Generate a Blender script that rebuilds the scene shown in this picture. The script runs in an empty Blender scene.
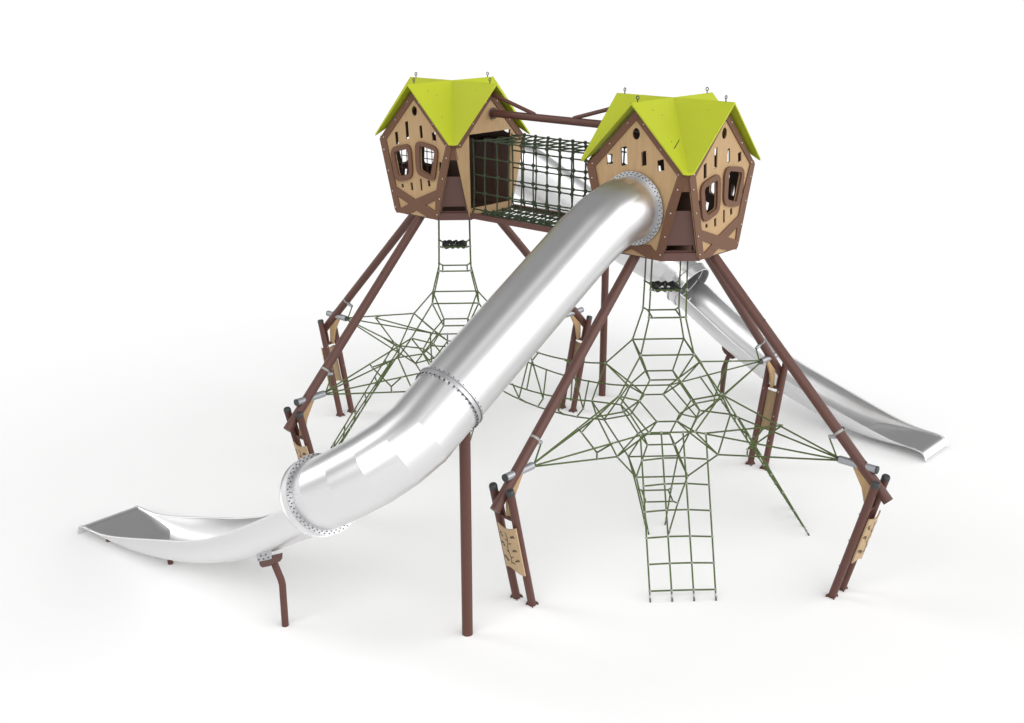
import bpy, math, random
from mathutils import Vector, Matrix
from mathutils.geometry import delaunay_2d_cdt
random.seed(7)
R = math.radians
PI = math.pi
scene = bpy.context.scene
col = scene.collection

# ------------------------------------------------------------------ camera
cam_d = bpy.data.cameras.new('camera')
cam = bpy.data.objects.new('camera', cam_d)
col.objects.link(cam)
cam.location = (0, -15.0, 6.9259)
cam.rotation_euler = (PI / 2 - 0.323053, 0, 0.035949)
cam_d.sensor_width = 36
cam_d.lens = 36 * 1148.02 / 1024
cam_d.clip_end = 6000
scene.camera = cam

# ------------------------------------------------------------------ studio light
scene.view_settings.view_transform = 'Standard'
scene.view_settings.look = 'None'
scene.view_settings.exposure = 0
scene.view_settings.gamma = 1
BASE_DOME = 0.29
SOFTBOXES = [                                 # azimuth from, to, elevation from, to, strength, softness
    (64, 142, 4, 40, 3.5, 14, 9),             # big softbox on the right
    (142, 205, 21, 52, 3.4, 10, 8),            # behind the viewer, raised off the floor
    (-205, -128, 21, 52, 3.3, 9, 8),          # its continuation round the left shoulder
    (-92, -64, 10, 58, 2.7, 6, 8),            # tall softbox on the left
    (90, 180, 70, 83, 1.15, 12, 4),           # narrow overhead strip
]
world = bpy.data.worlds.new('World')
scene.world = world
world.use_nodes = True
wn = world.node_tree.nodes
wl = world.node_tree.links
bg = wn['Background']
tc = wn.new('ShaderNodeTexCoord')
sep = wn.new('ShaderNodeSeparateXYZ')
wl.new(tc.outputs['Generated'], sep.inputs[0])
def wmath(op, a, b=None):
    n = wn.new('ShaderNodeMath'); n.operation = op
    for i, v in enumerate((a, b)):
        if v is None: continue
        if isinstance(v, (int, float)): n.inputs[i].default_value = v
        else: wl.new(v, n.inputs[i])
    return n.outputs[0]
def step(v, e0, e1):                          # smooth 0..1 ramp of v between e0 and e1 (e0 > e1 falls)
    n = wn.new('ShaderNodeMapRange'); n.interpolation_type = 'SMOOTHSTEP'
    n.inputs['From Min'].default_value = min(e0, e1); n.inputs['From Max'].default_value = max(e0, e1)
    n.inputs['To Min'].default_value = 0 if e0 < e1 else 1; n.inputs['To Max'].default_value = 1 if e0 < e1 else 0
    wl.new(v, n.inputs['Value'])
    return n.outputs[0]
az = wmath('MULTIPLY', wmath('ARCTAN2', sep.outputs['X'], sep.outputs['Y']), 180 / PI)   # 0 = away from the viewer, + = right
el = wmath('MULTIPLY', wmath('ARCSINE', sep.outputs['Z']), 180 / PI)
def box_light(a0, a1, e0, e1, power, sa=8, se=8):
    v = wmath('MULTIPLY', step(az, a0 - sa, a0 + sa), step(az, a1 + sa, a1 - sa))
    v = wmath('MULTIPLY', v, wmath('MULTIPLY', step(el, e0 - se, e0 + se), step(el, e1 + se, e1 - se)))
    return wmath('MULTIPLY', v, power)
total = wmath('ADD', step(el, 8, 2), BASE_DOME)          # bright horizon, dim dome
for bl in SOFTBOXES: total = wmath('ADD', total, box_light(*bl))
wl.new(total, bg.inputs[1])
bg.inputs[0].default_value = (1.0, 1.0, 1.0, 1)

# ------------------------------------------------------------------ materials
def new_mat(name, base, rough=0.5, metal=0.0, var=0.06, scale=30.0, stretch=(1, 1, 1), bump=0.0, spec=0.5):
    m = bpy.data.materials.new(name)
    m.use_nodes = True
    n = m.node_tree.nodes
    l = m.node_tree.links
    b = n['Principled BSDF']
    b.inputs['Metallic'].default_value = metal
    b.inputs['Roughness'].default_value = rough
    b.inputs['Specular IOR Level'].default_value = spec
    t = n.new('ShaderNodeTexCoord')
    mp = n.new('ShaderNodeMapping')
    mp.inputs['Scale'].default_value = stretch
    l.new(t.outputs['Object'], mp.inputs[0])
    nz = n.new('ShaderNodeTexNoise')
    nz.inputs['Scale'].default_value = scale
    nz.inputs['Detail'].default_value = 5
    l.new(mp.outputs[0], nz.inputs['Vector'])
    mx = n.new('ShaderNodeMix')
    mx.data_type = 'RGBA'
    mx.inputs['A'].default_value = tuple(c * (1 - var) for c in base) + (1,)
    mx.inputs['B'].default_value = tuple(min(1, c * (1 + var)) for c in base) + (1,)
    l.new(nz.outputs['Fac'], mx.inputs['Factor'])
    l.new(mx.outputs['Result'], b.inputs['Base Color'])
    if bump:
        bp = n.new('ShaderNodeBump')
        bp.inputs['Strength'].default_value = bump
        bp.inputs['Distance'].default_value = 0.004
        l.new(nz.outputs['Fac'], bp.inputs['Height'])
        l.new(bp.outputs[0], b.inputs['Normal'])
    return m

M = {}
M['ground'] = new_mat('white_studio_floor', (0.88, 0.88, 0.878), 0.9, 0, 0.003, 0.6, spec=0.1)
M['brown'] = new_mat('brown_lacquered_steel', (0.088, 0.035, 0.026), 0.45, 0, 0.10, 45, bump=0.03, spec=0.35)
M['frame'] = new_mat('brown_laminate', (0.122, 0.057, 0.031), 0.55, 0, 0.10, 60, spec=0.3)
M['lining'] = new_mat('dark_brown_laminate', (0.055, 0.024, 0.018), 0.5, 0, 0.10, 40)
M['board'] = new_mat('corner_laminate', (0.086, 0.037, 0.028), 0.5, 0, 0.08, 40)
M['ply'] = new_mat('plywood', (0.375, 0.245, 0.125), 0.55, 0, 0.22, 9, (7, 7, 0.45), spec=0.3)
M['lime'] = new_mat('lime_laminate', (0.362, 0.405, 0.015), 0.5, 0, 0.04, 5, spec=0.3)
M['rope'] = new_mat('green_rope', (0.064, 0.092, 0.022), 0.75, 0, 0.35, 220, bump=0.3)
M['bridge_rope'] = new_mat('dark_green_rope', (0.020, 0.034, 0.012), 0.75, 0, 0.35, 220, bump=0.3)
M['rubber'] = new_mat('black_rubber', (0.022, 0.026, 0.022), 0.6, 0, 0.2, 60, bump=0.3)
M['cap'] = new_mat('black_plastic', (0.030, 0.032, 0.032), 0.45, 0, 0.15, 80)
M['alu'] = new_mat('grey_aluminium', (0.33, 0.34, 0.36), 0.45, 0.6, 0.06, 60)
M['clamp'] = new_mat('pale_clamp', (0.28, 0.285, 0.27), 0.5, 0.3, 0.06, 60)
M['dark'] = new_mat('dark_bolt', (0.06, 0.06, 0.06), 0.4, 0.5, 0.1, 60)
M['screw'] = new_mat('pale_screw', (0.6, 0.55, 0.5), 0.35, 0.8, 0.05, 60)
M['screen'] = new_mat('inner_brown_board', (0.085, 0.042, 0.028), 0.55, 0, 0.15, 20, (5, 5, 0.5))
M['board_ply'] = new_mat('pale_plywood', (0.40, 0.285, 0.165), 0.55, 0, 0.18, 9, (7, 7, 0.45), spec=0.3)
M['ink'] = new_mat('engraved_brown', (0.085, 0.048, 0.030), 0.7, 0, 0.1, 60)

def steel_mat(name, base, rough, fine):
    m = new_mat(name, base, rough, 1.0, 0.012, fine, (1, 1, 1))
    n = m.node_tree.nodes
    l = m.node_tree.links
    nz = n.new('ShaderNodeTexNoise')
    nz.inputs['Scale'].default_value = 2.0
    nz.inputs['Detail'].default_value = 2
    t = n.new('ShaderNodeTexCoord')
    l.new(t.outputs['Object'], nz.inputs['Vector'])
    mr = n.new('ShaderNodeMapRange')
    mr.inputs['To Min'].default_value = rough - 0.02
    mr.inputs['To Max'].default_value = rough + 0.02
    l.new(nz.outputs['Fac'], mr.inputs['Value'])
    l.new(mr.outputs[0], n['Principled BSDF'].inputs['Roughness'])
    return m
M['steel'] = steel_mat('brushed_stainless_steel', (0.725, 0.725, 0.73), 0.335, 2.5)
M['flange'] = steel_mat('flange_stainless_steel', (0.49, 0.49, 0.50), 0.45, 2.5)

# ------------------------------------------------------------------ mesh helpers
class MB:
    def __init__(s):
        s.v, s.f, s.mi, s.mats = [], [], [], []
    def mat(s, m):
        if m not in s.mats:
            s.mats.append(m)
        return s.mats.index(m)
    def add(s, vs, fs, m):
        k = len(s.v)
        s.v += [Vector(p) for p in vs]
        i = s.mat(m)
        for f in fs:
            s.f.append([k + a for a in f])
            s.mi.append(i)
    def tube(s, pts, r, m, n=12, caps=True, closed=False, up=None):
        pts = [Vector(p) for p in pts]
        N = len(pts)
        rs = r if isinstance(r, (list, tuple)) else [r] * N
        vs, fs = [], []
        prev = None
        for i, p in enumerate(pts):
            a = pts[(i - 1) % N] if (closed or i > 0) else None
            b = pts[(i + 1) % N] if (closed or i < N - 1) else None
            d0 = (p - a).normalized() if a is not None else None
            d1 = (b - p).normalized() if b is not None else None
            if d0 is None: d0 = d1
            if d1 is None: d1 = d0
            t = (d0 + d1).normalized()
            if prev is None:
                ref = Vector(up) if up else (Vector((0, 0, 1)) if abs(d0.z) < 0.9 else Vector((1, 0, 0)))
                x = (ref - d0 * ref.dot(d0)).normalized()
            else:
                x = (prev - d0 * prev.dot(d0)).normalized()
            y = d0.cross(x)
            for j in range(n):
                an = 2 * PI * j / n
                q = (x * math.cos(an) + y * math.sin(an)) * rs[i]
                den = d0.dot(t)
                q = q - d0 * (q.dot(t) / den)          # slide on to the mitre plane
                vs.append(p + q)
            prev = (x - d1 * x.dot(d1)).normalized()
        segs = N if closed else N - 1
        for i in range(segs):
            for j in range(n):
                a0 = i * n + j; a1 = i * n + (j + 1) % n
                b0 = ((i + 1) % N) * n + j; b1 = ((i + 1) % N) * n + (j + 1) % n
                fs.append((a0, a1, b1, b0))
        if caps and not closed:
            fs.append(tuple(range(n - 1, -1, -1)))
            fs.append(tuple((N - 1) * n + j for j in range(n)))
        s.add(vs, fs, m)
    def ring(s, c, axis, r0, r1, th, m, n=64):
        """washer of thickness th starting at c and going along axis"""
        c = Vector(c); ax = Vector(axis).normalized()
        ref = Vector((0, 0, 1)) if abs(ax.z) < 0.9 else Vector((1, 0, 0))
        x = (ref - ax * ref.dot(ax)).normalized(); y = ax.cross(x)
        vs, fs = [], []
        for j in range(n):
            d = x * math.cos(2 * PI * j / n) + y * math.sin(2 * PI * j / n)
            vs += [c + d * r0, c + d * r1, c + d * r1 + ax * th, c + d * r0 + ax * th]
        for j in range(n):
            k = (j + 1) % n
            for e in range(4):
                fs.append((j * 4 + e, j * 4 + (e + 1) % 4, k * 4 + (e + 1) % 4, k * 4 + e))
        s.add(vs, fs, m)
    def box(s, p0, p1, m, tf=None):
        x0, y0, z0 = p0; x1, y1, z1 = p1
        vs = [Vector(q) for q in ((x0, y0, z0), (x1, y0, z0), (x1, y1, z0), (x0, y1, z0), (x0, y0, z1), (x1, y0, z1), (x1, y1, z1), (x0, y1, z1))]
        if tf: vs = [tf(v) for v in vs]
        s.add(vs, [(0, 3, 2, 1), (4, 5, 6, 7), (0, 1, 5, 4), (1, 2, 6, 5), (2, 3, 7, 6), (3, 0, 4, 7)], m)
    def ball(s, c, r, m, n=8, k=5, sc=(1, 1, 1)):
        c = Vector(c); vs, fs = [], []
        for i in range(1, k):
            for j in range(n):
                th = PI * i / k; ph = 2 * PI * j / n
                vs.append(c + Vector((math.sin(th) * math.cos(ph) * sc[0], math.sin(th) * math.sin(ph) * sc[1], math.cos(th) * sc[2])) * r)
        T = len(vs); vs += [c + Vector((0, 0, r * sc[2])), c - Vector((0, 0, r * sc[2]))]
        for i in range(k - 2):
            for j in range(n):
                fs.append((i * n + j, (i + 1) * n + j, (i + 1) * n + (j + 1) % n, i * n + (j + 1) % n))
        for j in range(n):
            fs.append((T, j, (j + 1) % n)); fs.append((T + 1, (k - 2) * n + (j + 1) % n, (k - 2) * n + j))
        s.add(vs, fs, m)
    def plate(s, loops, fn, m):
        """flat plate with holes: loops of 2D points (first = outline), fn(a, b, side) -> 3D, side 0 front / 1 back"""
        flat = [p for L in loops for p in L]
        ed, o = [], 0
        for L in loops:
            ed += [(o + i, o + (i + 1) % len(L)) for i in range(len(L))]; o += len(L)
        cv, _, cf, _, _, _ = delaunay_2d_cdt([Vector(p) for p in flat], ed, [], 0, 1e-7)
        def inside(q, L):
            r = False
            for i in range(len(L)):
                (x0, y0), (x1, y1) = L[i - 1], L[i]
                if (y0 > q[1]) != (y1 > q[1]) and q[0] < (x1 - x0) * (q[1] - y0) / (y1 - y0) + x0: r = not r
            return r
        idx = [min(range(len(flat)), key=lambda k: (flat[k][0] - c[0]) ** 2 + (flat[k][1] - c[1]) ** 2) for c in cv]
        tris = []
        for t in cf:
            q = sum((cv[i] for i in t), Vector((0, 0))) / 3
            if inside(q, loops[0]) and not any(inside(q, L) for L in loops[1:]): tris.append([idx[i] for i in t])
        n = len(flat)
        vs = [fn(p[0], p[1], 0) for p in flat] + [fn(p[0], p[1], 1) for p in flat]
        fs = []
        for t in tris:
            a, b, c = [Vector(vs[i]) for i in t]
            nrm = (b - a).cross(c - a)
            out = Vector(vs[t[0]]) - Vector(vs[t[0] + n])
            if nrm.dot(out) < 0: t = t[::-1]
            fs.append(tuple(t)); fs.append(tuple(i + n for i in t[::-1]))
        o = 0
        for li, L in enumerate(loops):
            area = sum(L[i][0] * L[(i + 1) % len(L)][1] - L[(i + 1) % len(L)][0] * L[i][1] for i in range(len(L)))
            k = len(L)
            for i in range(k):
                a, b = o + i, o + (i + 1) % k
                f = (a, a + n, b + n, b)
                if (area < 0) != (li > 0): f = f[::-1]
                fs.append(f)
            o += k
        s.add(vs, fs, m)
    def build(s, name, parent=None, base=(0, 0, 0), sharp=32, loc=None):
        b = Vector(base)
        me = bpy.data.meshes.new(name)
        me.from_pydata([tuple(p - b) for p in s.v], [], s.f)
        for m in s.mats: me.materials.append(m)
        me.polygons.foreach_set('material_index', s.mi)
        me.polygons.foreach_set('use_smooth', [True] * len(s.f))
        me.update()
        me.set_sharp_from_angle(angle=R(sharp))
        o = bpy.data.objects.new(name, me)
        col.objects.link(o)
        if parent: o.parent = parent
        return o

def tag(o, label, cat, group=None):
    o['label'] = label; o['category'] = cat
    if group: o['group'] = group
    return o
def empty(name, loc=(0, 0, 0), rz=0):
    o = bpy.data.objects.new(name, None)
    o.empty_display_size = 0.2
    col.objects.link(o)
    o.location = loc; o.rotation_euler = (0, 0, rz)
    return o
def copy_tree(o, parent=None):
    c = o.copy(); col.objects.link(c)
    if parent: c.parent = parent
    for ch in list(o.children): copy_tree(ch, c)
    return c

# ------------------------------------------------------------------ layout
# tower frame: x = towards the front right face, y = away to the rear right, z up; the second tower is the first turned half round
AX = R(-40)
TC = Vector((1.4057, -1.1347, 0))
Ux, Uy = Vector((math.cos(AX), math.sin(AX), 0)), Vector((-math.sin(AX), math.cos(AX), 0))
def to_world(p): return TC + Ux * p[0] + Uy * p[1] + Vector((0, 0, p[2]))
def place(o, base, rz=0):
    o.location = to_world(base); o.rotation_euler = (0, 0, AX + rz)
def half_turn(src, label):
    c = copy_tree(src)
    l = src.location
    c.location = (-l.x, -l.y, l.z)
    c.rotation_euler = (0, 0, src.rotation_euler.z + PI)
    c['label'] = label
    return c
def W(u, w, z): return Vector((u, -w, z))       # measured axes -> tower frame

# ------------------------------------------------------------------ ground
g = MB()
g.add([(-2500, -2500, 0), (2500, -2500, 0), (2500, 2500, 0), (-2500, 2500, 0)], [(0, 1, 2, 3)], M['ground'])
go = g.build('ground'); go['kind'] = 'structure'

# ------------------------------------------------------------------ playhouse
def circle(cx, cy, rx, ry, n=28): return [(cx + rx * math.cos(2 * PI * i / n), cy + ry * math.sin(2 * PI * i / n)) for i in range(n)]
def rrect(x0, x1, y0, y1, sk=0.0): return [(x0 + sk, y0), (x1 + sk, y0), (x1 - sk, y1), (x0 - sk, y1)]
def soften(L, d=0.28, n=4):
    """round the corners of a 2D loop"""
    out = []
    k = len(L)
    for i in range(k):
        a, b, c = Vector(L[i - 1]), Vector(L[i]), Vector(L[(i + 1) % k])
        p = b + (a - b) * d; q = b + (c - b) * d
        for j in range(n + 1):
            t = j / n
            out.append(tuple(p * (1 - t) ** 2 + b * 2 * t * (1 - t) + q * t * t))
    return out
OUTLINE = [(0, 5.50), (-0.69, 4.80), (-0.425, 3.845), (-0.40, 3.815), (0.40, 3.815), (0.425, 3.845), (0.69, 4.80)]
TAN = [(0, 5.385), (-0.575, 4.80), (-0.425, 4.28), (-0.395, 4.165), (-0.02, 4.037), (0.405, 4.215), (0.45, 4.40), (0.60, 4.81)]
XH1 = [(-0.375, 4.04), (-0.150, 3.957), (-0.325, 3.872)]
XH2 = [(0.19, 3.985), (0.385, 4.075), (0.375, 3.925)]
NOTCH = [(-0.13, 3.825), (0.0, 3.875), (0.19, 3.835)]
WL_O = soften([(-0.485, 4.70), (-0.07, 4.80), (-0.035, 4.33), (-0.33, 4.245), (-0.41, 4.30)], 0.3)
WL_I = soften([(-0.405, 4.645), (-0.13, 4.715), (-0.108, 4.375), (-0.30, 4.325), (-0.335, 4.36)], 0.16)
WR_O = soften([(0.015, 4.85), (0.475, 4.79), (0.39, 4.345), (0.30, 4.335), (0.03, 4.395)], 0.3)
WR_I = soften([(0.108, 4.785), (0.405, 4.735), (0.315, 4.40), (0.29, 4.40), (0.108, 4.45)], 0.16)
EYE = circle(0, 5.228, 0.052, 0.066)
def sl(x, z0, z1, w=0.042, sk=0.008):
    w *= 1.5
    return [(x - w / 2 + sk, z0), (x + w / 2 + sk, z0 + w * 0.25), (x + w / 2 - sk, z1), (x - w / 2 - sk, z1 - w * 0.3)]
UP_W = [sl(-0.365, 4.745, 4.93), sl(-0.155, 4.838, 5.085), sl(0.12, 4.872, 5.05, 0.036), sl(0.365, 4.852, 4.985, 0.05)]
LO_W = [sl(-0.275, 4.163, 4.222, 0.03), sl(-0.09, 4.148, 4.262, 0.03), sl(0.095, 4.167, 4.335, 0.026), sl(0.25, 4.238, 4.33, 0.032)]
SIDE_W = [sl(-0.452, 4.37, 4.52, 0.03, 0.0), sl(0.472, 4.47, 4.60, 0.03, 0.0)]
UP_S = [sl(-0.37, 4.835, 4.972, 0.06), sl(-0.162, 4.84, 5.08, 0.06), sl(0.12, 4.87, 5.05, 0.045), sl(0.357, 4.832, 4.98, 0.06)]
OPEN = [(-0.40, 3.955), (0.38, 3.955), (0.40, 4.945), (-0.42, 4.945)]
TUBE_HOLE = circle(0, 4.37, 0.375, 0.375, 48)

def face_fn(phi, d0, d1):
    c, s = math.cos(phi), math.sin(phi)
    def fn(a, b, side):
        d = d1 if side else d0
        return Vector((c * d - s * a, s * d + c * a, b))
    return fn

HB = Vector((0, 0, 3.80))      # base of the house
house = empty('playhouse'); place(house, HB)
faces = ((0.0, 'win'), (PI / 2, 'win'), (-PI / 2, 'slide'), (PI, 'bridge'))
for phi, kind in faces:
    holes = {'win': [EYE, WL_I, WR_I] + UP_W + LO_W + SIDE_W, 'slide': [EYE, TUBE_HOLE] + UP_S, 'bridge': [OPEN]}[kind]
    b = MB(); b.plate([OUTLINE] + holes, face_fn(phi, 0.722, 0.710), M['ply'])
    wall = b.build('wall_panel', house, HB)
    b = MB()
    inner = [(x * 0.965, 3.83 + (z - 3.83) * 0.985) for x, z in OUTLINE]
    b.plate([inner] + holes, face_fn(phi, 0.7095, 0.702), M['lining']); b.build('lining', wall, HB)
    # brown frame laid on the plywood
    b = MB()
    if kind == 'bridge':
        gl = [(0, 5.505), (-0.70, 4.795), (-0.585, 4.795), (0, 5.385), (0.585, 4.795), (0.70, 4.795)]
        b.plate([gl], face_fn(phi, 0.738, 0.723), M['frame'])
    else:
        out = [(0, 5.505), (-0.70, 4.80), (-0.432, 3.84), (-0.405, 3.81), (-0.17, 3.805), (0.0, 3.885), (0.20, 3.825), (0.22, 3.81), (0.405, 3.81), (0.432, 3.84), (0.70, 4.80)]
        hl = [TAN, XH1, XH2]
        if kind == 'slide':
            hl = [[(0, 5.385), (-0.575, 4.80), (-0.47, 4.42)] + [(0.425 * math.cos(t), 4.37 + 0.425 * math.sin(t)) for t in [R(175 - 0) ]] + [(-0.38, 4.02), (-0.30, 3.97), (0.0, 3.935), (0.26, 3.97), (0.335, 3.90), (0.36, 3.93), (0.47, 4.42), (0.60, 4.81)]]
        b.plate([out] + hl, face_fn(phi, 0.738, 0.7235), M['frame'])
    fn = face_fn(phi, 0.741, 0.738)
    for sx in (-1, 1):
        for (x, z) in ((0.10, 5.345), (0.35, 5.085), (0.60, 4.83), (0.60, 4.66), (0.52, 4.38), (0.455, 4.10), (0.40, 3.88)):
            if kind == 'bridge' and z < 4.8: continue
            x2 = x + 0.012
            b.ball(fn(sx * x2, z, 0), 0.0085, M['screw'], 6, 4)
    b.build('trim', wall, HB)
    if kind == 'win':
        for o_, i_ in ((WL_O, WL_I), (WR_O, WR_I)):
            b = MB(); b.plate([o_, i_], face_fn(phi, 0.752, 0.7228), M['frame']); b.build('window_frame', wall, HB)
# corner boards with their slot
for k in range(4):
    phi = PI / 4 + k * PI / 2
    c, s = math.cos(phi), math.sin(phi)
    def cf(a, b, side, c=c, s=s):
        t = (b - 3.83) / 0.97
        d = 0.765 + 0.165 * t - (0.018 if side else 0)
        return Vector((c * d - s * a, s * d + c * a, b))
    b = MB()
    def half(z): return max(0.012, 0.235 * (4.83 - z) / 0.99) + 0.01
    b.plate([[(-half(3.84), 3.84), (half(3.84), 3.84), (half(4.37), 4.37), (half(4.37) - 0.03, 4.40), (-half(4.37) + 0.03, 4.40), (-half(4.37), 4.37)],
             [(-0.165, 3.92), (0.165, 3.92), (0.15, 3.985), (-0.15, 3.985)]], cf, M['board'])
    def cs(a, b, side, c=c, s=s):
        d = 0.806 - (0.03 if side else 0)
        return Vector((c * d - s * a, s * d + c * a, b))
    b.plate([[(-0.238, 3.80), (0.238, 3.80), (0.222, 3.895), (-0.222, 3.895)]], cs, M['board'])
    def cw(a, b_, side, c=c, s=s):
        d = 1.008 - 0.045 * (4.84 - b_) / 0.2 - (0.03 if side else 0)
        return Vector((c * d - s * a, s * d + c * a, b_))
    b.plate([[(-0.066, 4.635), (0.066, 4.635), (0.030, 4.835), (-0.030, 4.835)]], cw, M['frame'])
    b.build('corner_board', house, HB)
# boarded screen inside, in front of the slide mouth
b = MB()
for i in range(4):
    x0 = -0.655 + 0.33 * i; x1 = x0 + 0.318
    tp = lambda x: 4.74
    b.plate([[(x0, 3.872), (x1, 3.872), (x1, tp(x1)), (x0, tp(x0))]], lambda x, z, sd: Vector((x, -0.47 if sd == 0 else -0.455, z)), M['screen'])
b.build('inner_screen', house, HB)
# floor
b = MB()
oc = []
for k in range(4):
    phi = k * PI / 2
    for a in (-0.41, 0.41):
        oc.append((0.715 * math.cos(phi) - a * math.sin(phi), 0.715 * math.sin(phi) + a * math.cos(phi)))
b.plate([oc], lambda x, y, s: Vector((x, y, 3.87 if s == 0 else 3.80)), M['lining'])
b.build('floor', house, HB)
# roof: cross gable of eight planes, lime laminate
b = MB()
TH = 0.018
for k in range(4):
    ph = k * PI / 2
    c, s = math.cos(ph), math.sin(ph)
    rot = lambda p: Vector((c * p[0] - s * p[1], s * p[0] + c * p[1], p[2]))
    for sg in (1, -1):
        q = [(0, 0, 5.585), (0.835, 0, 5.585), (0.800, sg * 0.715, 4.870), (0.757, sg * 0.757, 4.862)]
        top = [rot(p) for p in q]; bot = [rot((p[0] - (0.004 if 0 else 0), p[1], p[2] - TH * 1.35)) for p in q]
        f = [(0, 1, 2, 3), (7, 6, 5, 4), (1, 5, 6, 2), (2, 6, 7, 3)]
        if sg < 0: f = [t[::-1] for t in f]
        b.add(top + bot, f, M['lime'])
    for sg in (1, -1):                                                   # screw heads
        for (x, y) in ((0.45, 0.16), (0.62, 0.42), (0.55, 0.10)):
            b.ball(rot((x, sg * y, 5.585 - 1.0 * y)), 0.007, M['dark'], 6, 4)
    b.ball(rot((0.36, 0.355, 5.587 - 0.36)), 0.011, M['dark'], 6, 4)
    b.ball(rot((0.43, 0.425, 5.587 - 0.43)), 0.011, M['dark'], 6, 4)
roof = b.build('roof', house, HB, sharp=20)
for k in range(4):
    ph = k * PI / 2
    c, s = math.cos(ph), math.sin(ph)
    b = MB()
    p = Vector((c * 0.715, s * 0.715, 5.57))
    b.tube([p, p + Vector((0, 0, 0.045))], 0.007, M['dark'], 8)
    b.tube([p + Vector((-s * 0.019 * math.cos(t), c * 0.019 * math.cos(t), 0.062 + 0.019 * math.sin(t))) for t in [2 * PI * i / 14 for i in range(14)]], 0.006, M['dark'], 6, closed=True)
    b.build('eyebolt', roof, HB)
b = MB()                                                                 # dark strip across the front valley of the near house
b.tube([W(0.31, 0.17, 5.270), W(0.485, 0.66, 5.098)], 0.006, M['dark'], 8)
strip = b.build('roof_seam', None, HB)

tag(house, 'right-hand playhouse, lime roof, near steel slide tube bolted to its front face', 'playhouse', 'plywood playhouses with lime roofs')
house_b = half_turn(house, 'left-hand playhouse, lime roof, rope bridge leaving the open doorway in its right face')
b = MB()
for i in range(9):
    u = -0.40 + 0.10 * i
    b.tube([Vector((u, 0.60, 4.30)), Vector((u + 0.01 * math.sin(i), 0.60, 4.80))], 0.006, M['lining'], 6)
for i in range(6):
    z = 4.32 + 0.09 * i
    b.tube([Vector((-0.5, 0.60, z)), Vector((0.5, 0.60, z + 0.012 * math.sin(i * 2)))], 0.006, M['lining'], 6)
b.build('window_net', house_b, HB)
for r_ in house.children:
    if r_.name.startswith('roof'): strip.parent = r_

# ------------------------------------------------------------------ leaning legs and anchor frames (radial frame: +x outward)
def lean(r, z): return Vector((r, 0, z))
LB = Vector((2.9, 0, 0))
def make_leg():
    root = empty('leaning_leg')
    ldir = Vector((1, 0, -0.985)).normalized()
    top = lean(0.61, 3.834); bot = lean(3.125, 1.345)
    b = MB(); b.tube([top, bot], 0.061, M['brown'], 20); b.build('pole', root, LB)
    b = MB()
    b.tube([lean(2.50, 1.682), lean(2.945, 1.682)], 0.045, M['alu'], 18)
    t = b.build('anchor_tube', root, LB)
    b = MB(); b.tube([lean(2.498, 1.682), lean(2.46, 1.682)], [0.043, 0.026], M['cap'], 14); b.build('rope_plug', t, LB)
    b = MB(); b.tube([lean(2.946, 1.682), lean(2.962, 1.682)], 0.046, M['cap'], 18)
    b.build('end_cap', t, LB)
    b = MB()
    cpos = 0.735
    cm = top.lerp(bot, cpos)
    b.tube([cm - ldir * 0.014, cm + ldir * 0.014], 0.0635, M['clamp'], 18)
    ear = cm + Vector((-0.066, 0, -0.055))
    b.tube([ear + Vector((0.10, 0, 0.012)), ear + Vector((-0.05, 0, -0.03))], [0.030, 0.022], M['alu'], 12)
    b.tube([ear + Vector((-0.05, 0, -0.03)), lean(2.46, 1.70)], 0.010, M['rope'], 6)
    b.build('collar', root, LB)
    for zz in (0.30, 0.86):
        p = top.lerp(bot, zz)
        b = MB(); b.ball(p + Vector((0.045, 0.0, 0.045)), 0.012, M['cap'], 8, 5); b.build('bolt', root, LB)
    return root

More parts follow.
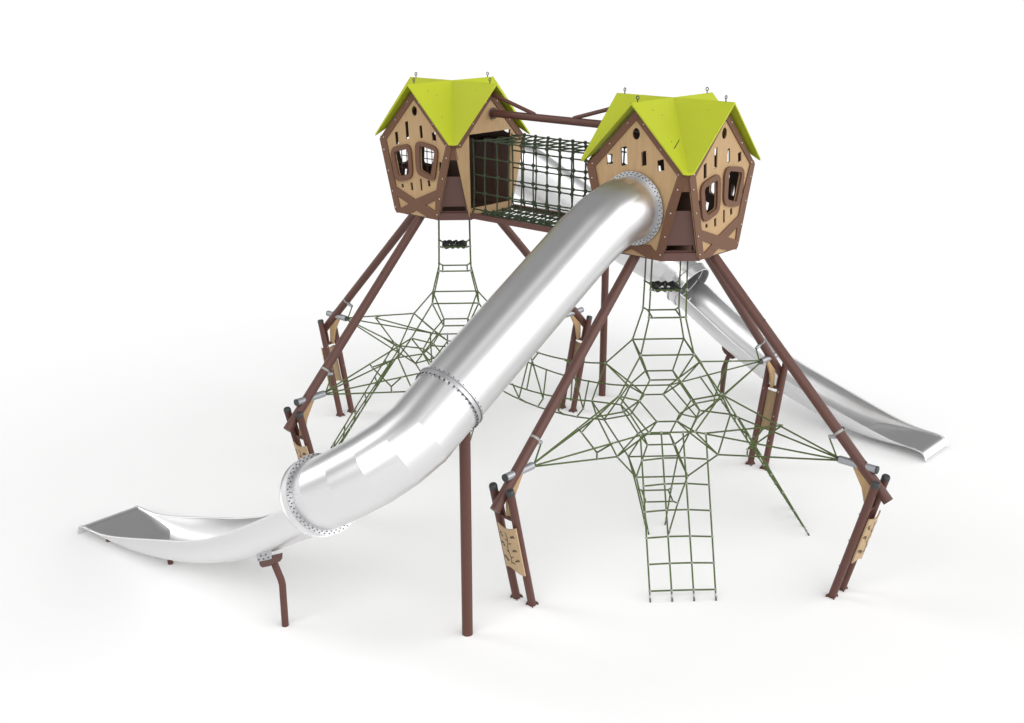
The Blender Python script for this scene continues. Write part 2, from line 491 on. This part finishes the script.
def make_trestle():
    root = empty('anchor_frame')
    def post_pt(y, z): return Vector((2.625 + 0.247 * z, y * (1 + 0.03 * z), z))
    for y in (-0.122, 0.122):
        b = MB(); b.tube([post_pt(y, 0.0), post_pt(y, 1.535)], 0.0475, M['brown'], 18)
        for i in range(4):                                              # claw foot
            an = PI / 4 + i * PI / 2
            d = Vector((math.cos(an), math.sin(an), 0)); n = Vector((-d.y, d.x, 0)) * 0.006
            p = post_pt(y, 0)
            q = [p + d * 0.035, p + d * 0.078, p + d * 0.070 + Vector((0, 0, 0.025)), p + d * 0.046 + Vector((0.014, 0, 0.055))]
            b.add([v - n for v in q] + [v + n for v in q], [(0, 1, 2, 3), (7, 6, 5, 4), (0, 4, 5, 1), (1, 5, 6, 2), (2, 6, 7, 3), (3, 7, 4, 0)], M['brown'])
        for zz in (0.42, 0.78, 1.14):
            b.ball(post_pt(y, zz) + Vector((-0.047, 0, 0.01)), 0.011, M['clamp'], 8, 5)
        po = b.build('post', root, LB)
        b = MB(); b.tube([post_pt(y, 1.536), post_pt(y, 1.575), post_pt(y, 1.592)], [0.0485, 0.0485, 0.038], M['cap'], 18); b.build('cap', po, LB)
    b = MB()
    def tf(v): return Vector((2.625 + 0.247 * v.z + v.x, v.y, v.z))
    b.box((-0.02, -0.085, 1.17), (0.02, 0.085, 1.205), M['brown'], tf)
    b.box((-0.045, -0.085, 1.195), (-0.015, -0.062, 1.50), M['brown'], tf)
    b.box((-0.045, 0.062, 1.195), (-0.015, 0.085, 1.50), M['brown'], tf)
    b.build('crossbar', root, LB)
    b = MB()
    gus = [(2.615, 1.735), (2.70, 1.665), (2.925, 1.45), (2.93, 1.18), (2.865, 1.175), (2.80, 1.42)]
    b.plate([gus], lambda x, z, s: Vector((x, -0.014 if s == 0 else 0.014, z)), M['ply'])
    b.build('gusset_plate', root, LB)
    # engraved play board on the outside
    def bf(off0, off1):
        def fn(a, z, s):
            o = 0.058 + 0.035 * math.cos((a - 0.036) / 0.16 * PI / 2) + (off1 if s else off0)
            return Vector((2.625 + 0.247 * z + o, a, z))
        return fn
    b = MB()
    N = 9
    xs = [-0.10 + 0.275 * i / (N - 1) for i in range(N)]
    lo = [0.50 + 0.035 * math.sin((x + 0.10) / 0.275 * PI * 1.6) for x in xs]
    hi = [1.115 - 0.03 * math.sin((x + 0.10) / 0.275 * PI) + 0.012 * max(0, x) / 0.175 for x in xs]
    fr, bk = bf(0.010, 0), bf(-0.008, 0)
    vs, fs = [], []
    for i in range(N):
        vs += [fr(xs[i], lo[i], 0), fr(xs[i], hi[i], 0), bk(xs[i], hi[i], 0), bk(xs[i], lo[i], 0)]
    for i in range(N - 1):
        for e in range(4):
            fs.append((i * 4 + e, (i + 1) * 4 + e, (i + 1) * 4 + (e + 1) % 4, i * 4 + (e + 1) % 4))
    fs.append((0, 1, 2, 3)); fs.append(tuple((N - 1) * 4 + e for e in (3, 2, 1, 0)))
    b.add(vs, fs, M['board_ply'])
    pb = b.build('play_board', root, LB)
    b = MB()
    e0 = bf(0.0118, 0.0095)
    def leaf(cx, cz, an, L, wd):
        cx = cx * 0.85 + 0.036
        pts = []
        for i in range(10):
            t = 2 * PI * i / 10
            x, z = 0.85 * L * math.cos(t), wd * math.sin(t) * (1 - 0.35 * math.cos(t))
            pts.append((cx + x * math.cos(an) - z * math.sin(an), cz + x * math.sin(an) + z * math.cos(an)))
        b.plate([pts], e0, M['ink'])
    vine = [(0.012 * math.sin(i * 0.9) + 0.028, 0.60 + 0.04 * i) for i in range(12)]
    for i in range(11):
        (x0, z0), (x1, z1) = vine[i], vine[i + 1]
        b.plate([[(x0 - 0.005, z0), (x0 + 0.005, z0), (x1 + 0.005, z1), (x1 - 0.005, z1)]], e0, M['ink'])
    for (x, z, an, L, wd) in ((-0.115, 1.00, 0.6, 0.028, 0.014), (-0.095, 0.965, -0.3, 0.026, 0.013), (-0.12, 0.86, 0.2, 0.032, 0.016), (-0.09, 0.835, 1.1, 0.024, 0.014),
                              (-0.105, 0.66, -0.35, 0.045, 0.02), (-0.065, 0.635, 0.5, 0.03, 0.014), (0.075, 0.99, 0.9, 0.024, 0.014), (0.105, 1.0, 2.1, 0.024, 0.014),
                              (0.07, 0.80, 0.8, 0.024, 0.013), (0.10, 0.81, 2.2, 0.024, 0.013), (0.085, 0.66, 0.6, 0.024, 0.013), (0.115, 0.675, 2.0, 0.022, 0.013),
                              (0.03, 0.89, 0.5, 0.022, 0.009), (-0.035, 0.77, 2.6, 0.022, 0.009), (0.028, 0.70, 0.4, 0.022, 0.009), (-0.03, 0.93, 2.7, 0.02, 0.009), (0.035, 0.62, -0.3, 0.028, 0.010)):
        leaf(x, z, an, L, wd)
    b.build('engraving', pb, LB)
    return root

leg_info = (
    (-PI / 2, 'brown leaning leg from the right playhouse down to the front left anchor frame', 'brown leaning leg crossing the tall rear slide post, from the left playhouse to the shaded rear anchor frame behind the bridge'),
    (0.0, 'longest looking brown leg, from the right playhouse to the front right anchor frame', 'brown leaning leg of the left playhouse ending at the farther left anchor frame'),
    (PI / 2, 'brown leaning leg of the right playhouse ending at the anchor frame before the rear slide', 'brown leaning leg of the left playhouse ending at the anchor frame beside the near slide'))
leg_info = (
    (-PI / 2, 'brown leaning leg running from the right playhouse to the front left anchor frame', 'brown leaning leg of the left playhouse that disappears behind the near slide tube'),
    (0.0, 'brown leaning leg running from the right playhouse to the front right anchor frame', 'brown leaning leg of the left playhouse ending at the farther left anchor frame'),
    (PI / 2, 'brown leaning leg of the right playhouse ending just before the rear slide chute', 'brown leaning leg of the left playhouse ending by the leftmost anchor frame'))
fr_info = (
    ('front left anchor frame: twin brown posts with engraved tan board seen from outside', 'rear anchor frame of twin brown posts partly behind the right playhouse leg'),
    ('front right anchor frame: twin brown posts leaning right, engraved board edge-on', 'far left anchor frame of twin brown posts with its board seen from inside'),
    ('anchor frame of twin brown posts standing just before the rear slide chute', 'leftmost anchor frame, its lower posts hidden behind the near slide tube'))
proto_leg = make_leg(); proto_fr = make_trestle()
first = True
for (phi, la, lb), (fa, fb) in zip(leg_info, fr_info):
    c, s = math.cos(phi), math.sin(phi)
    base = Vector((2.9 * c, 2.9 * s, 0))
    L_ = proto_leg if first else copy_tree(proto_leg)
    F_ = proto_fr if first else copy_tree(proto_fr)
    first = False
    place(L_, base, phi); place(F_, base, phi)
    tag(L_, la, 'support leg', 'leaning brown legs of the playhouses'); tag(F_, fa, 'anchor frame', 'twin-post anchor frames')
    half_turn(L_, lb); half_turn(F_, fb)

# ------------------------------------------------------------------ tube slide
SB = W(-0.85, 4.88, 0)
RT = 0.378
slide = empty('tube_slide'); place(slide, SB)
path = [W(0, 0.70, 4.37), W(0, 0.98, 4.365), W(0, 1.30, 4.27), W(0, 1.62, 4.115), W(0, 3.84, 2.83)]
Rp = 0.76
zs0, zs1 = 2.83, 1.915
nseg = 5
cen = (-Rp, 4.88 - Rp)
arc = []
for i in range(nseg):
    t = (i + 0.5) / nseg * PI / 2
    rr = Rp / math.cos(PI / 4 / nseg)
    arc.append((cen[0] + rr * math.cos(t), cen[1] + rr * math.sin(t)))
tot = 0.28 + Rp * PI / 2 + 0.01
for i, (u, w) in enumerate(arc):
    d = 0.28 + Rp * PI / 2 * (i + 0.5) / nseg
    path.append(W(u, w, zs0 + (zs1 - zs0) * d / tot))
r3c = W(-0.77, 4.88, 1.915)
end_dir = (r3c - path[-1]).normalized()
path.append(r3c)
b = MB()
b.tube(path, RT, M['steel'], 96, caps=False)
b.tube(path, RT - 0.012, M['steel'], 48, caps=False)
b.build('tunnel', slide, SB, sharp=9)
def flange(name, c, ax, r0, r1, th, rows, nb, double=False):
    b = MB()
    ax = Vector(ax).normalized(); c = Vector(c)
    ref = Vector((0, 0, 1)); x = (ref - ax * ref.dot(ax)).normalized(); y = ax.cross(x)
    if double:
        b.ring(c - ax * 0.032, ax, r0, r1, 0.010, M['flange'], 96); b.ring(c + ax * 0.022, ax, r0, r1, 0.010, M['flange'], 96)
        b.ring(c - ax * 0.02, ax, r0, r1 - 0.014, 0.04, M['flange'], 96)
    else:
        b.ring(c, ax, r0, r1, th, M['flange'], 96)
    for rr in rows:
        for i in range(nb):
            an = 2 * PI * (i + (0.5 if rr == rows[0] else 0)) / nb
            d = x * math.cos(an) + y * math.sin(an)
            if double:
                for o_ in (-0.040, 0.036):
                    b.tube([c + d * rr + ax * (o_ - 0.006), c + d * rr + ax * (o_ + 0.010)], 0.008, M['dark'], 6)
            else:
                p = c + d * rr + ax * (th if th > 0 else 0)
                b.tube([p - ax * 0.002, p + ax * 0.009], 0.0068, M['dark'], 6)
    return b.build(name, slide, SB, sharp=30)
flange('flange', W(0, 0.742, 4.37), W(0, 1, 0), 0.30, 0.432, 0.012, (0.395, 0.418), 44)
dd = (W(0, 2.22, -1.285)).normalized()
flange('flange', W(0, 3.80, 2.853), dd, RT - 0.01, 0.406, 0.01, (0.393,), 40, True)
flange('flange', r3c - end_dir * 0.012, -end_dir, RT - 0.01, 0.428, 0.012, (0.392, 0.414), 44)

# open chute
ETAB = [(-0.70, 1.93, 1.53), (-1.10, 1.71, 1.30), (-1.55, 1.44, 1.03), (-2.0, 1.18, 0.79), (-2.45, 0.955, 0.575), (-2.9, 0.785, 0.395), (-3.3, 0.66, 0.265), (-3.7, 0.535, 0.165), (-4.05, 0.425, 0.095), (-4.35, 0.335, 0.065), (-4.62, 0.262, 0.068), (-4.85, 0.212, 0.095), (-5.05, 0.190, 0.128), (-5.25, 0.180, 0.150)]
def etab(u):
    for (u0, e0, b0), (u1, e1, b1) in zip(ETAB, ETAB[1:]):
        if u1 <= u <= u0:
            t = (u - u0) / (u1 - u0); return e0 + (e1 - e0) * t, b0 + (b1 - b0) * t
    return ETAB[-1][1:]
NP = 33
def section(u, grow):
    e, bt = etab(u)
    pw = 0.5
    pts = []
    a = 0.385 + grow
    for i in range(NP):
        x = math.cos(PI * i / (NP - 1))
        dep = (max(0.0, 1 - abs(x) ** 2)) ** pw
        pts.append(W(u, 4.885 + a * x, e - (e - bt + grow) * dep - 0.0))
    return pts
us = [-0.74 - 0.10 * i for i in range(45)]
us = sorted(set(round(u, 3) for u in us), reverse=True)
us = [u for u in us if u > -5.2] + [-5.25]
b = MB()
inn = [section(u, 0) for u in us]; outr = [section(u, 0.016) for u in us]
vs = [p for row in inn for p in row]; vo = [p for row in outr for p in row]
n0 = len(vs)
fs = []
for i in range(len(us) - 1):
    for j in range(NP - 1):
        a0 = i * NP + j
        fs.append((a0, a0 + 1, a0 + NP + 1, a0 + NP)); fs.append((n0 + a0, n0 + a0 + NP, n0 + a0 + NP + 1, n0 + a0 + 1))
    for j in (0, NP - 1):
        a0 = i * NP + j; fs.append((a0, a0 + NP, n0 + a0 + NP, n0 + a0) if j == 0 else (a0, n0 + a0, n0 + a0 + NP, a0 + NP))
b.add(vs + vo, fs, M['steel'])
for j in (0, NP - 1):                                                    # rolled rims
    b.tube([(inn[i][j] + outr[i][j]) / 2 for i in range(len(us))], 0.014, M['steel'], 10)
# collar after the last flange
b.tube([r3c, r3c + end_dir * 0.13], 0.413, M['steel'], 72, caps=False)
b.tube([r3c, r3c + end_dir * 0.13], 0.402, M['steel'], 48, caps=False)
b.ring(r3c + end_dir * 0.12, end_dir, 0.398, 0.422, 0.014, M['steel'], 72)
chute = b.build('chute', slide, SB, sharp=25)
# flat exit deck let into the trough
b = MB()
du = [-4.06, -4.12, -4.18, -4.24, -4.30, -4.36, -4.42] + [-4.42 - 0.083 * i for i in range(1, 11)]
vt, ft = [], []
for u in du:
    e, bt = etab(u)
    zd = 0.176 if u > -5.1 else 0.176 - (-u - 5.1) * 0.02
    if u > -4.42:
        q = (u + 4.42) / 0.36; zd = 0.176 + (bt + 0.004 - 0.176) * (q * q * (3 - 2 * q))
    hw = 0.385 * math.sqrt(max(0.0, 1 - ((e - zd) / (e - bt)) ** 2)) + 0.002
    vt += [W(u, 4.885 - hw, zd), W(u, 4.885 + hw, zd)]
for i in range(len(du) - 1): ft.append((2 * i, 2 * i + 1, 2 * i + 3, 2 * i + 2))
b.add(vt, ft, M['steel'])
b.build('exit_deck', slide, SB)
# exit lip
b = MB()
prof = [(-5.24, 0.175), (-5.30, 0.172), (-5.345, 0.162), (-5.38, 0.140), (-5.405, 0.108), (-5.422, 0.07), (-5.432, 0.035)]
vs = []
for (u, z) in prof:
    for w in (4.885 - 0.40, 4.885 + 0.40):
        vs.append(W(u, w, z))
for (u, z) in prof:
    for w in (4.885 - 0.40, 4.885 + 0.40):
        vs.append(W(u + 0.012, w, z - 0.014))
k = len(prof)
fs = []
for i in range(k - 1):
    fs.append((2 * i, 2 * i + 1, 2 * i + 3, 2 * i + 2)); fs.append((2 * k + 2 * i, 2 * k + 2 * i + 2, 2 * k + 2 * i + 3, 2 * k + 2 * i + 1))
    fs.append((2 * i, 2 * i + 2, 2 * k + 2 * i + 2, 2 * k + 2 * i)); fs.append((2 * i + 1, 2 * k + 2 * i + 1, 2 * k + 2 * i + 3, 2 * i + 3))
b.add(vs, fs, M['steel'])
for w in (4.885 - 0.40, 4.885 + 0.40):
    b.tube([W(-5.10, w, 0.188)] + [W(u, w, z) for u, z in prof], 0.012, M['steel'], 8)
b.tube([W(-5.43, 4.485, 0.035), W(-5.43, 5.285, 0.035)], 0.012, M['steel'], 8)
b.build('exit_lip', slide, SB, sharp=40)
for (u, w, z) in ((-3.87, 4.90, 0.13), (-5.0, 5.10, 0.15)):
    b = MB(); b.tube([W(u, w, 0), W(u, w, z)], 0.034, M['brown'], 14); b.build('foot', slide, SB)
tag(slide, 'near steel tube slide, curving left from the right playhouse to its open chute', 'slide', 'stainless steel tube slides')
half_turn(slide, 'rear steel tube slide behind the bridge, its open chute ending at far right')

# slide posts
PB = W(0, 3.58, 0)
post = empty('slide_post'); place(post, PB)
b = MB(); b.tube([W(0, 3.58, 0), W(0, 3.58, 2.37)], 0.061, M['brown'], 20); b.build('pole', post, PB)
b = MB()
b.box((-0.062, -3.58 - 0.014, 2.33), (0.062, -3.58 + 0.014, 2.62), M['brown'])
b.tube([W(0, 3.58, 2.37), W(0, 3.58, 2.405)], 0.063, M['lining'], 20)
b.build('bracket', post, PB)
tag(post, 'tall brown vertical post under the middle flange of the near slide', 'post', 'tall posts under the slide tubes')
half_turn(post, 'tall brown vertical post of the rear slide, seen between the two playhouses')
PB2 = W(-1.645, 4.83, 0)
bp = empty('bent_slide_post'); place(bp, PB2)
b = MB(); b.tube([W(-1.645, 4.83, 0), W(-1.645, 4.83, 0.52), W(-1.655, 4.835, 0.58), W(-1.705, 4.88, 0.80), W(-1.71, 4.885, 0.83)], 0.040, M['brown'], 16); b.build('pole', bp, PB2)
b = MB()
def sad(v):
    return Vector((v.x, v.y, v.z + (v.x + 1.70) * 0.50))
b.plate([[(-1.83, 0.885), (-1.57, 0.885), (-1.585, 0.815), (-1.63, 0.785), (-1.77, 0.785), (-1.815, 0.815)]], lambda x, z, sd: sad(Vector((x, -4.99 if sd == 0 else -4.85, z))), M['brown'])
b.plate([[(-1.825, 0.870), (-1.575, 0.870), (-1.565, 0.965), (-1.835, 0.965)]], lambda x, z, sd: sad(Vector((x, -5.012 if sd == 0 else -4.993, z))), M['flange'])
for (dx, zz) in ((-0.09, 0.895), (0.0, 0.89), (0.09, 0.895), (-0.045, 0.935), (0.045, 0.935)):
    p = sad(Vector((-1.70 + dx, -5.012, zz))); b.tube([p, p + Vector((0, -0.006, 0))], 0.010, M['dark'], 6)
b.build('bracket', bp, PB2)
tag(bp, 'short bent brown post under the open chute of the near slide', 'post', 'bent posts under the open chutes')
half_turn(bp, 'short bent brown post under the rear chute, seen behind the right climbing net')

# ------------------------------------------------------------------ climbing nets
RR = 0.0106
ZC = 1.68
AXES = [PI * 1.5, 0.0, PI / 2, PI]               # towards the near slide, right frame, rear frame, other tower
def rad(k, r, lat, z):
    a = AXES[k % 4]
    return Vector((r * math.cos(a) - lat * math.sin(a), r * math.sin(a) + lat * math.cos(a), z))
def lat_nodes(rt, zt, ru, zu, a, bq):
    N = {}
    for k in range(4):
        N['t', k] = rad(k, rt, 0, ZC + zt); N['b', k] = rad(k, rt, 0, ZC - zt)
        N['u', k] = rad(k, ru, 0, ZC + zu); N['l', k] = rad(k, ru, 0, ZC - zu)
        N['m', k, -1] = rad(k, bq, -a, ZC); N['m', k, 1] = rad(k, bq, a, ZC)
    return N
def lat_edges(N):
    E = []
    for k in range(4):
        E += [(('t', k), ('t', (k + 1) % 4)), (('b', k), ('b', (k + 1) % 4)), (('t', k), ('u', k)), (('b', k), ('l', k))]
        for s in (-1, 1): E += [(('u', k), ('m', k, s)), (('l', k), ('m', k, s))]
        E.append((('m', k, 1), ('m', (k + 1) % 4, -1)))
    return E
OUT = lat_nodes(0.47, 0.82, 0.895, 0.40, 0.40, 0.80)
INN = lat_nodes(0.25, 0.44, 0.465, 0.22, 0.255, 0.435)
def rope(b, p, q, r=RR, m=None): b.tube([p, q], r, m or M['rope'], 7)
def knot(b, p, r=0.021): b.ball(p, r, M['clamp'], 7, 5)
def anchor(b, p, d):
    d = Vector(d).normalized()
    b.tube([p, p + d * 0.05], 0.011, M['dark'], 8); b.tube([p + d * 0.05, p + d * 0.085], 0.014, M['alu'], 8)

net = empty('climbing_net'); place(net, (0, 0, 0))
Z0 = Vector((0, 0, 0))
b = MB()
for Nn in (OUT, INN):
    for a_, c_ in lat_edges(Nn): rope(b, Nn[a_], Nn[c_])
for key in OUT: rope(b, OUT[key], INN[key])
for Nn in (OUT, INN):
    for p in Nn.values(): knot(b, p, 0.019)
b.build('rope_lattice', net, Z0)
# neck up to the house floor
b = MB()
ZT, ZS, ZH = 2.935, 3.285, 3.82
for k in range(4):
    p0 = OUT['t', k]; p1 = rad(k, 0.325, 0, ZT); p2 = rad(k, 0.315, 0, ZS); p3 = rad(k, 0.305, 0, ZH)
    for x, y in ((p0, p1), (p1, p2), (p2, p3)): rope(b, x, y)
    for z_, r_ in ((ZT, 0.325), (ZS, 0.315)):
        q = rad(k, r_ - 0.075, 0, z_)
        rope(b, rad(k, r_, 0, z_ + 0.02), q); rope(b, q, rad(k + 1, r_ - 0.075, 0, z_)); knot(b, rad(k, r_, 0, z_ + 0.02), 0.019); knot(b, q, 0.017)
b.build('neck_ladder', net, Z0)
b = MB()                                                                 # black rubber step woven into the neck
for k in range(4):
    a_, c_ = rad(k, 0.235, 0, ZS), rad(k + 1, 0.235, 0, ZS)
    for off, zo in ((0.0, 0.010), (-0.03, -0.010)):
        pts = []
        for i in range(25):
            t = i / 24
            p = a_.lerp(c_, t)
            inward = -Vector((p.x, p.y, 0)).normalized()
            pts.append(p + inward * (0.03 - off + 0.02 * math.cos(t * PI * 6 + off * 90)) + Vector((0, 0, zo + 0.010 * math.sin(t * PI * 6 + off * 90))))
        b.tube(pts, [0.017 + 0.004 * math.sin(i * 1.5) for i in range(25)], M['rubber'], 8)
b.build('rubber_step', net, Z0)
# lower stem to the ground
b = MB()
gc = W(0.09, 0.08, 0)
for k in range(4):
    p0 = OUT['b', k]; p1 = rad(k, 0.325, 0, 0.46) + gc * 0.45; p2 = gc + rad(k, 0.185, 0, 0.0)
    rope(b, p0, p1); rope(b, p1, p2); anchor(b, p2, p1 - p2)
    q = rad(k, 0.25, 0, 0.46) + gc * 0.45; qn = rad(k + 1, 0.25, 0, 0.46) + gc * 0.45
    rope(b, p1, q); rope(b, q, qn); knot(b, p1, 0.019); knot(b, q, 0.016)
b.build('stem_ropes', net, Z0)
# arms to the three anchor tubes
for k in range(3):
    b = MB()
    tip = rad(k, 2.47, 0, 1.682)
    up, lo = OUT['u', k], OUT['l', k]; mm, mp = OUT['m', k, -1], OUT['m', k, 1]
    offs = {0: Vector((0, 0, 0.02)), 1: Vector((0, 0, -0.02))}
    tp = {}
    for nm, q, o_ in (('u', up, (0, 0.02)), ('l', lo, (0, -0.02)), ('n', mm, (-0.02, 0)), ('p', mp, (0.02, 0))):
        e = rad(k, 2.47, o_[0], 1.682 + o_[1]); tp[nm] = (q, e); rope(b, q, e)
    def on(nm, t): return tp[nm][0].lerp(tp[nm][1], t)
    V1 = on('u', 0.50) + rad(k, 0.02, 0.07, -0.025); V2 = on('l', 0.26) + Vector((0, 0, 0.085))
    rope(b, on('u', 0.50), V1); rope(b, V1, on('n', 0.06)); rope(b, V1, V2); rope(b, V2, on('l', 0.26)); rope(b, V2, on('p', 0.33))
    for p in (V1, V2, on('u', 0.5), on('l', 0.26), on('p', 0.33)): knot(b, p, 0.017)
    b.build('net_arm', net, Z0)
tag(net, 'right green climbing net of nested rope polyhedra, hanging under the right playhouse', 'climbing net', 'green rope climbing nets under the playhouses')
half_turn(net, 'left green climbing net under the left playhouse, partly hidden by the near slide')

# ladder nets from the lattice to the ground
def make_ladder(side):
    """side 0: towards the viewer, 1: towards the right"""
    if side == 0: a, c, pa, pc = OUT['m', 0, 1], OUT['m', 1, -1], (0, 1), (1, -1)
    else: a, c, pa, pc = OUT['m', 1, 1], OUT['m', 2, -1], (1, 1), (2, -1)
    mid = (a + c) / 2; d2 = (c - a).normalized(); out = Vector((mid.x, mid.y, 0)).normalized()
    gb = out * 1.966
    root = empty('ladder_net'); place(root, gb)
    lats = (-0.40, -0.1335, 0.1335, 0.40)
    def top(l):
        if abs(l) < 0.29: return mid + d2 * l
        k = pa[0] if l < 0 else pc[0]; q = a if l < 0 else c
        e = rad(k, 2.47, 0, 1.68); t = (abs(l) - 0.283) / (1.747 - 0.283)
        return q.lerp(e, t) + Vector((0, 0, 0.0))
    tops = [top(l) for l in lats]; gnd = [gb + d2 * (l * 0.97) for l in lats]
    for p, q in zip(tops, gnd):
        b = MB()
        d = (p - q).normalized(); rope(b, p, q + d * 0.06); anchor(b, q, d); knot(b, p, 0.019)
        b.build('upright', root, gb)
    for r_ in range(1, 7):
        t = r_ / 6.42
        b = MB()
        row = [p.lerp(q, t) for p, q in zip(tops, gnd)]
        for i in range(3): rope(b, row[i], row[i + 1])
        for p in row: knot(b, p, 0.0175)
        b.build('rung', root, gb)
    return root
l0 = make_ladder(0)
tag(l0, 'green rope ladder net facing the viewer, foot at the bottom centre right', 'rope ladder', 'green ladder nets from nets to ground')
half_turn(l0, 'green rope ladder net behind the left climbing net, mostly hidden by the near slide')
l1 = make_ladder(1)
tag(l1, 'green rope ladder net seen edge-on, sloping down right of the right net', 'rope ladder', 'green ladder nets from nets to ground')
half_turn(l1, 'green rope ladder net seen edge-on, sloping down left of the left net')

# rope tunnel between the two nets (world positions, half-turn symmetric)
def wpt(p, other=False):
    q = to_world(p)
    return Vector((-q.x, -q.y, q.z)) if other else q
tun = empty('rope_tunnel', (0, 0, 0), 0)
b = MB()
ends = [(OUT['u', 3], OUT['u', 3], 'u'), (OUT['m', 3, 1], OUT['m', 3, -1], 'p'), (OUT['l', 3], OUT['l', 3], 'l'), (OUT['m', 3, -1], OUT['m', 3, 1], 'n')]
lines = {}
for pa, pb_, nm in ends:
    A, B_ = wpt(pa), wpt(pb_, True)
    pts = [A.lerp(B_, i / 8) - Vector((0, 0, 0.10 * (1 - (2 * i / 8 - 1) ** 2))) for i in range(9)]
    lines[nm] = pts; b.tube(pts, RR, M['rope'], 7)
b.build('long_ropes', tun, Z0)
b = MB()
def tie(i, flip):
    u_, l_, p_, n_ = [lines[k][i] for k in 'ulpn']
    if flip: p_, n_ = n_, p_
    cc = (u_ + l_) / 2
    V1 = u_.lerp(cc, 0.22) + (p_ - cc) * 0.3; V2 = l_.lerp(cc, 0.22) + (n_ - cc) * 0.3
    dirn = (lines['u'][8] - lines['u'][0]).normalized() * (0.16 if flip else -0.16)
    rope(b, u_, V1); rope(b, V1, p_ + dirn); rope(b, V1, V2); rope(b, V2, l_); rope(b, V2, n_ - dirn)
    for p in (u_, V1, V2, l_): knot(b, p, 0.018)
tie(2, False); tie(3, True); tie(5, False); tie(6, True)
b.build('ties', tun, Z0)
tag(tun, 'low green rope tunnel linking the two climbing nets behind the near slide', 'rope tunnel')

# ------------------------------------------------------------------ rope bridge between the houses
BRB = Vector((0, 0, 0))
br = empty('rope_bridge', (0, 0, 0), AX)
U0, U1 = -1.07, 1.07                              # along the bridge axis, world centred
SX = 0.035
def Bp(x, y, z): return Vector((x, y, z))
for y in (-0.43, 0.43):
    b = MB(); b.box((U0, y - 0.024, 3.825), (U1, y + 0.024, 3.895), M['brown']); b.build('edge_beam', br, BRB)
b = MB()
ny = 4
xs = [U0 + (U1 - U0) * i / 15 for i in range(16)]
ys = [-0.40 + 0.80 * i / ny for i in range(ny + 1)]
for i, x in enumerate(xs):
    b.tube([Bp(x, -0.42, 3.865), Bp(x, 0, 3.845), Bp(x, 0.42, 3.865)], 0.0105, M['bridge_rope'], 6)
for y in ys:
    b.tube([Bp(U0, y, 3.865 - 0.02 * (1 - (y / 0.4) ** 2)), Bp(U1, y, 3.865 - 0.02 * (1 - (y / 0.4) ** 2))], 0.0125, M['bridge_rope'], 6)
for x in xs:
    for y in ys: b.ball(Bp(x, y, 3.865 - 0.02 * (1 - (y / 0.4) ** 2)), 0.029, M['bridge_rope'], 7, 5)
b.build('net_floor', br, BRB)
nx = 10
cols = [U0 + (U1 - U0) * i / nx for i in range(nx + 1)]
zrows = [3.95, 4.18, 4.42, 4.655, 4.885]
for y in (-0.39, 0.39):
    b = MB()
    for i, x in enumerate(cols):
        b.tube([Bp(x, y * 1.08, 3.88)] + [Bp(x + 0.012 * math.sin(i * 3 + j), y, z) for j, z in enumerate(zrows)], 0.0102, M['bridge_rope'], 7)
    for j, z in enumerate(zrows):
        pts = [Bp(x + 0.012 * math.sin(i * 3 + j), y, z - 0.012 * math.sin(i / nx * PI) + (-0.03 if i in (0, nx) and j == 4 else 0)) for i, x in enumerate(cols)]
        b.tube(pts, 0.0102, M['bridge_rope'], 7)
        for p in pts[1:-1]: b.ball(p, 0.028, M['bridge_rope'], 7, 5)
    b.build('side_net', br, BRB)
b = MB()
for i, x in enumerate(cols[1:-1]):
    b.tube([Bp(x, -0.39, 4.885), Bp(x + 0.0, -0.13, 4.872), Bp(x, 0.13, 4.872), Bp(x, 0.39, 4.885)], 0.0102, M['bridge_rope'], 7)
for y in (-0.13, 0.13):
    b.tube([Bp(U0, y, 4.86), Bp(0, y, 4.872), Bp(U1, y, 4.86)], 0.0102, M['bridge_rope'], 7)
    for x in cols[1:-1]: b.ball(Bp(x, y, 4.872), 0.028, M['bridge_rope'], 7, 5)
b.build('top_net', br, BRB)
tag(br, 'dark green rope bridge hanging between the two playhouses', 'rope bridge')

tb = empty('tie_beam', (0, 0, 0), AX)
b = MB(); b.tube([(-1.38, 0, 5.19), (1.38, 0, 5.19)], 0.050, M['brown'], 18)
for s in (-1, 1): b.tube([(s * 1.062, 0, 5.19), (s * 1.05, 0, 5.19)], 0.078, M['lining'], 20)
b.build('beam', tb, Z0)
for s in (-1, 1):
    b = MB(); b.tube([(s * 1.12, 0, 5.45), (s * 0.34, 0, 5.235), (s * 0.30, 0, 5.20)], 0.026, M['brown'], 12); b.build('strut', tb, Z0)
tag(tb, 'brown overhead beam with two slanting struts joining the playhouse gables', 'beam')
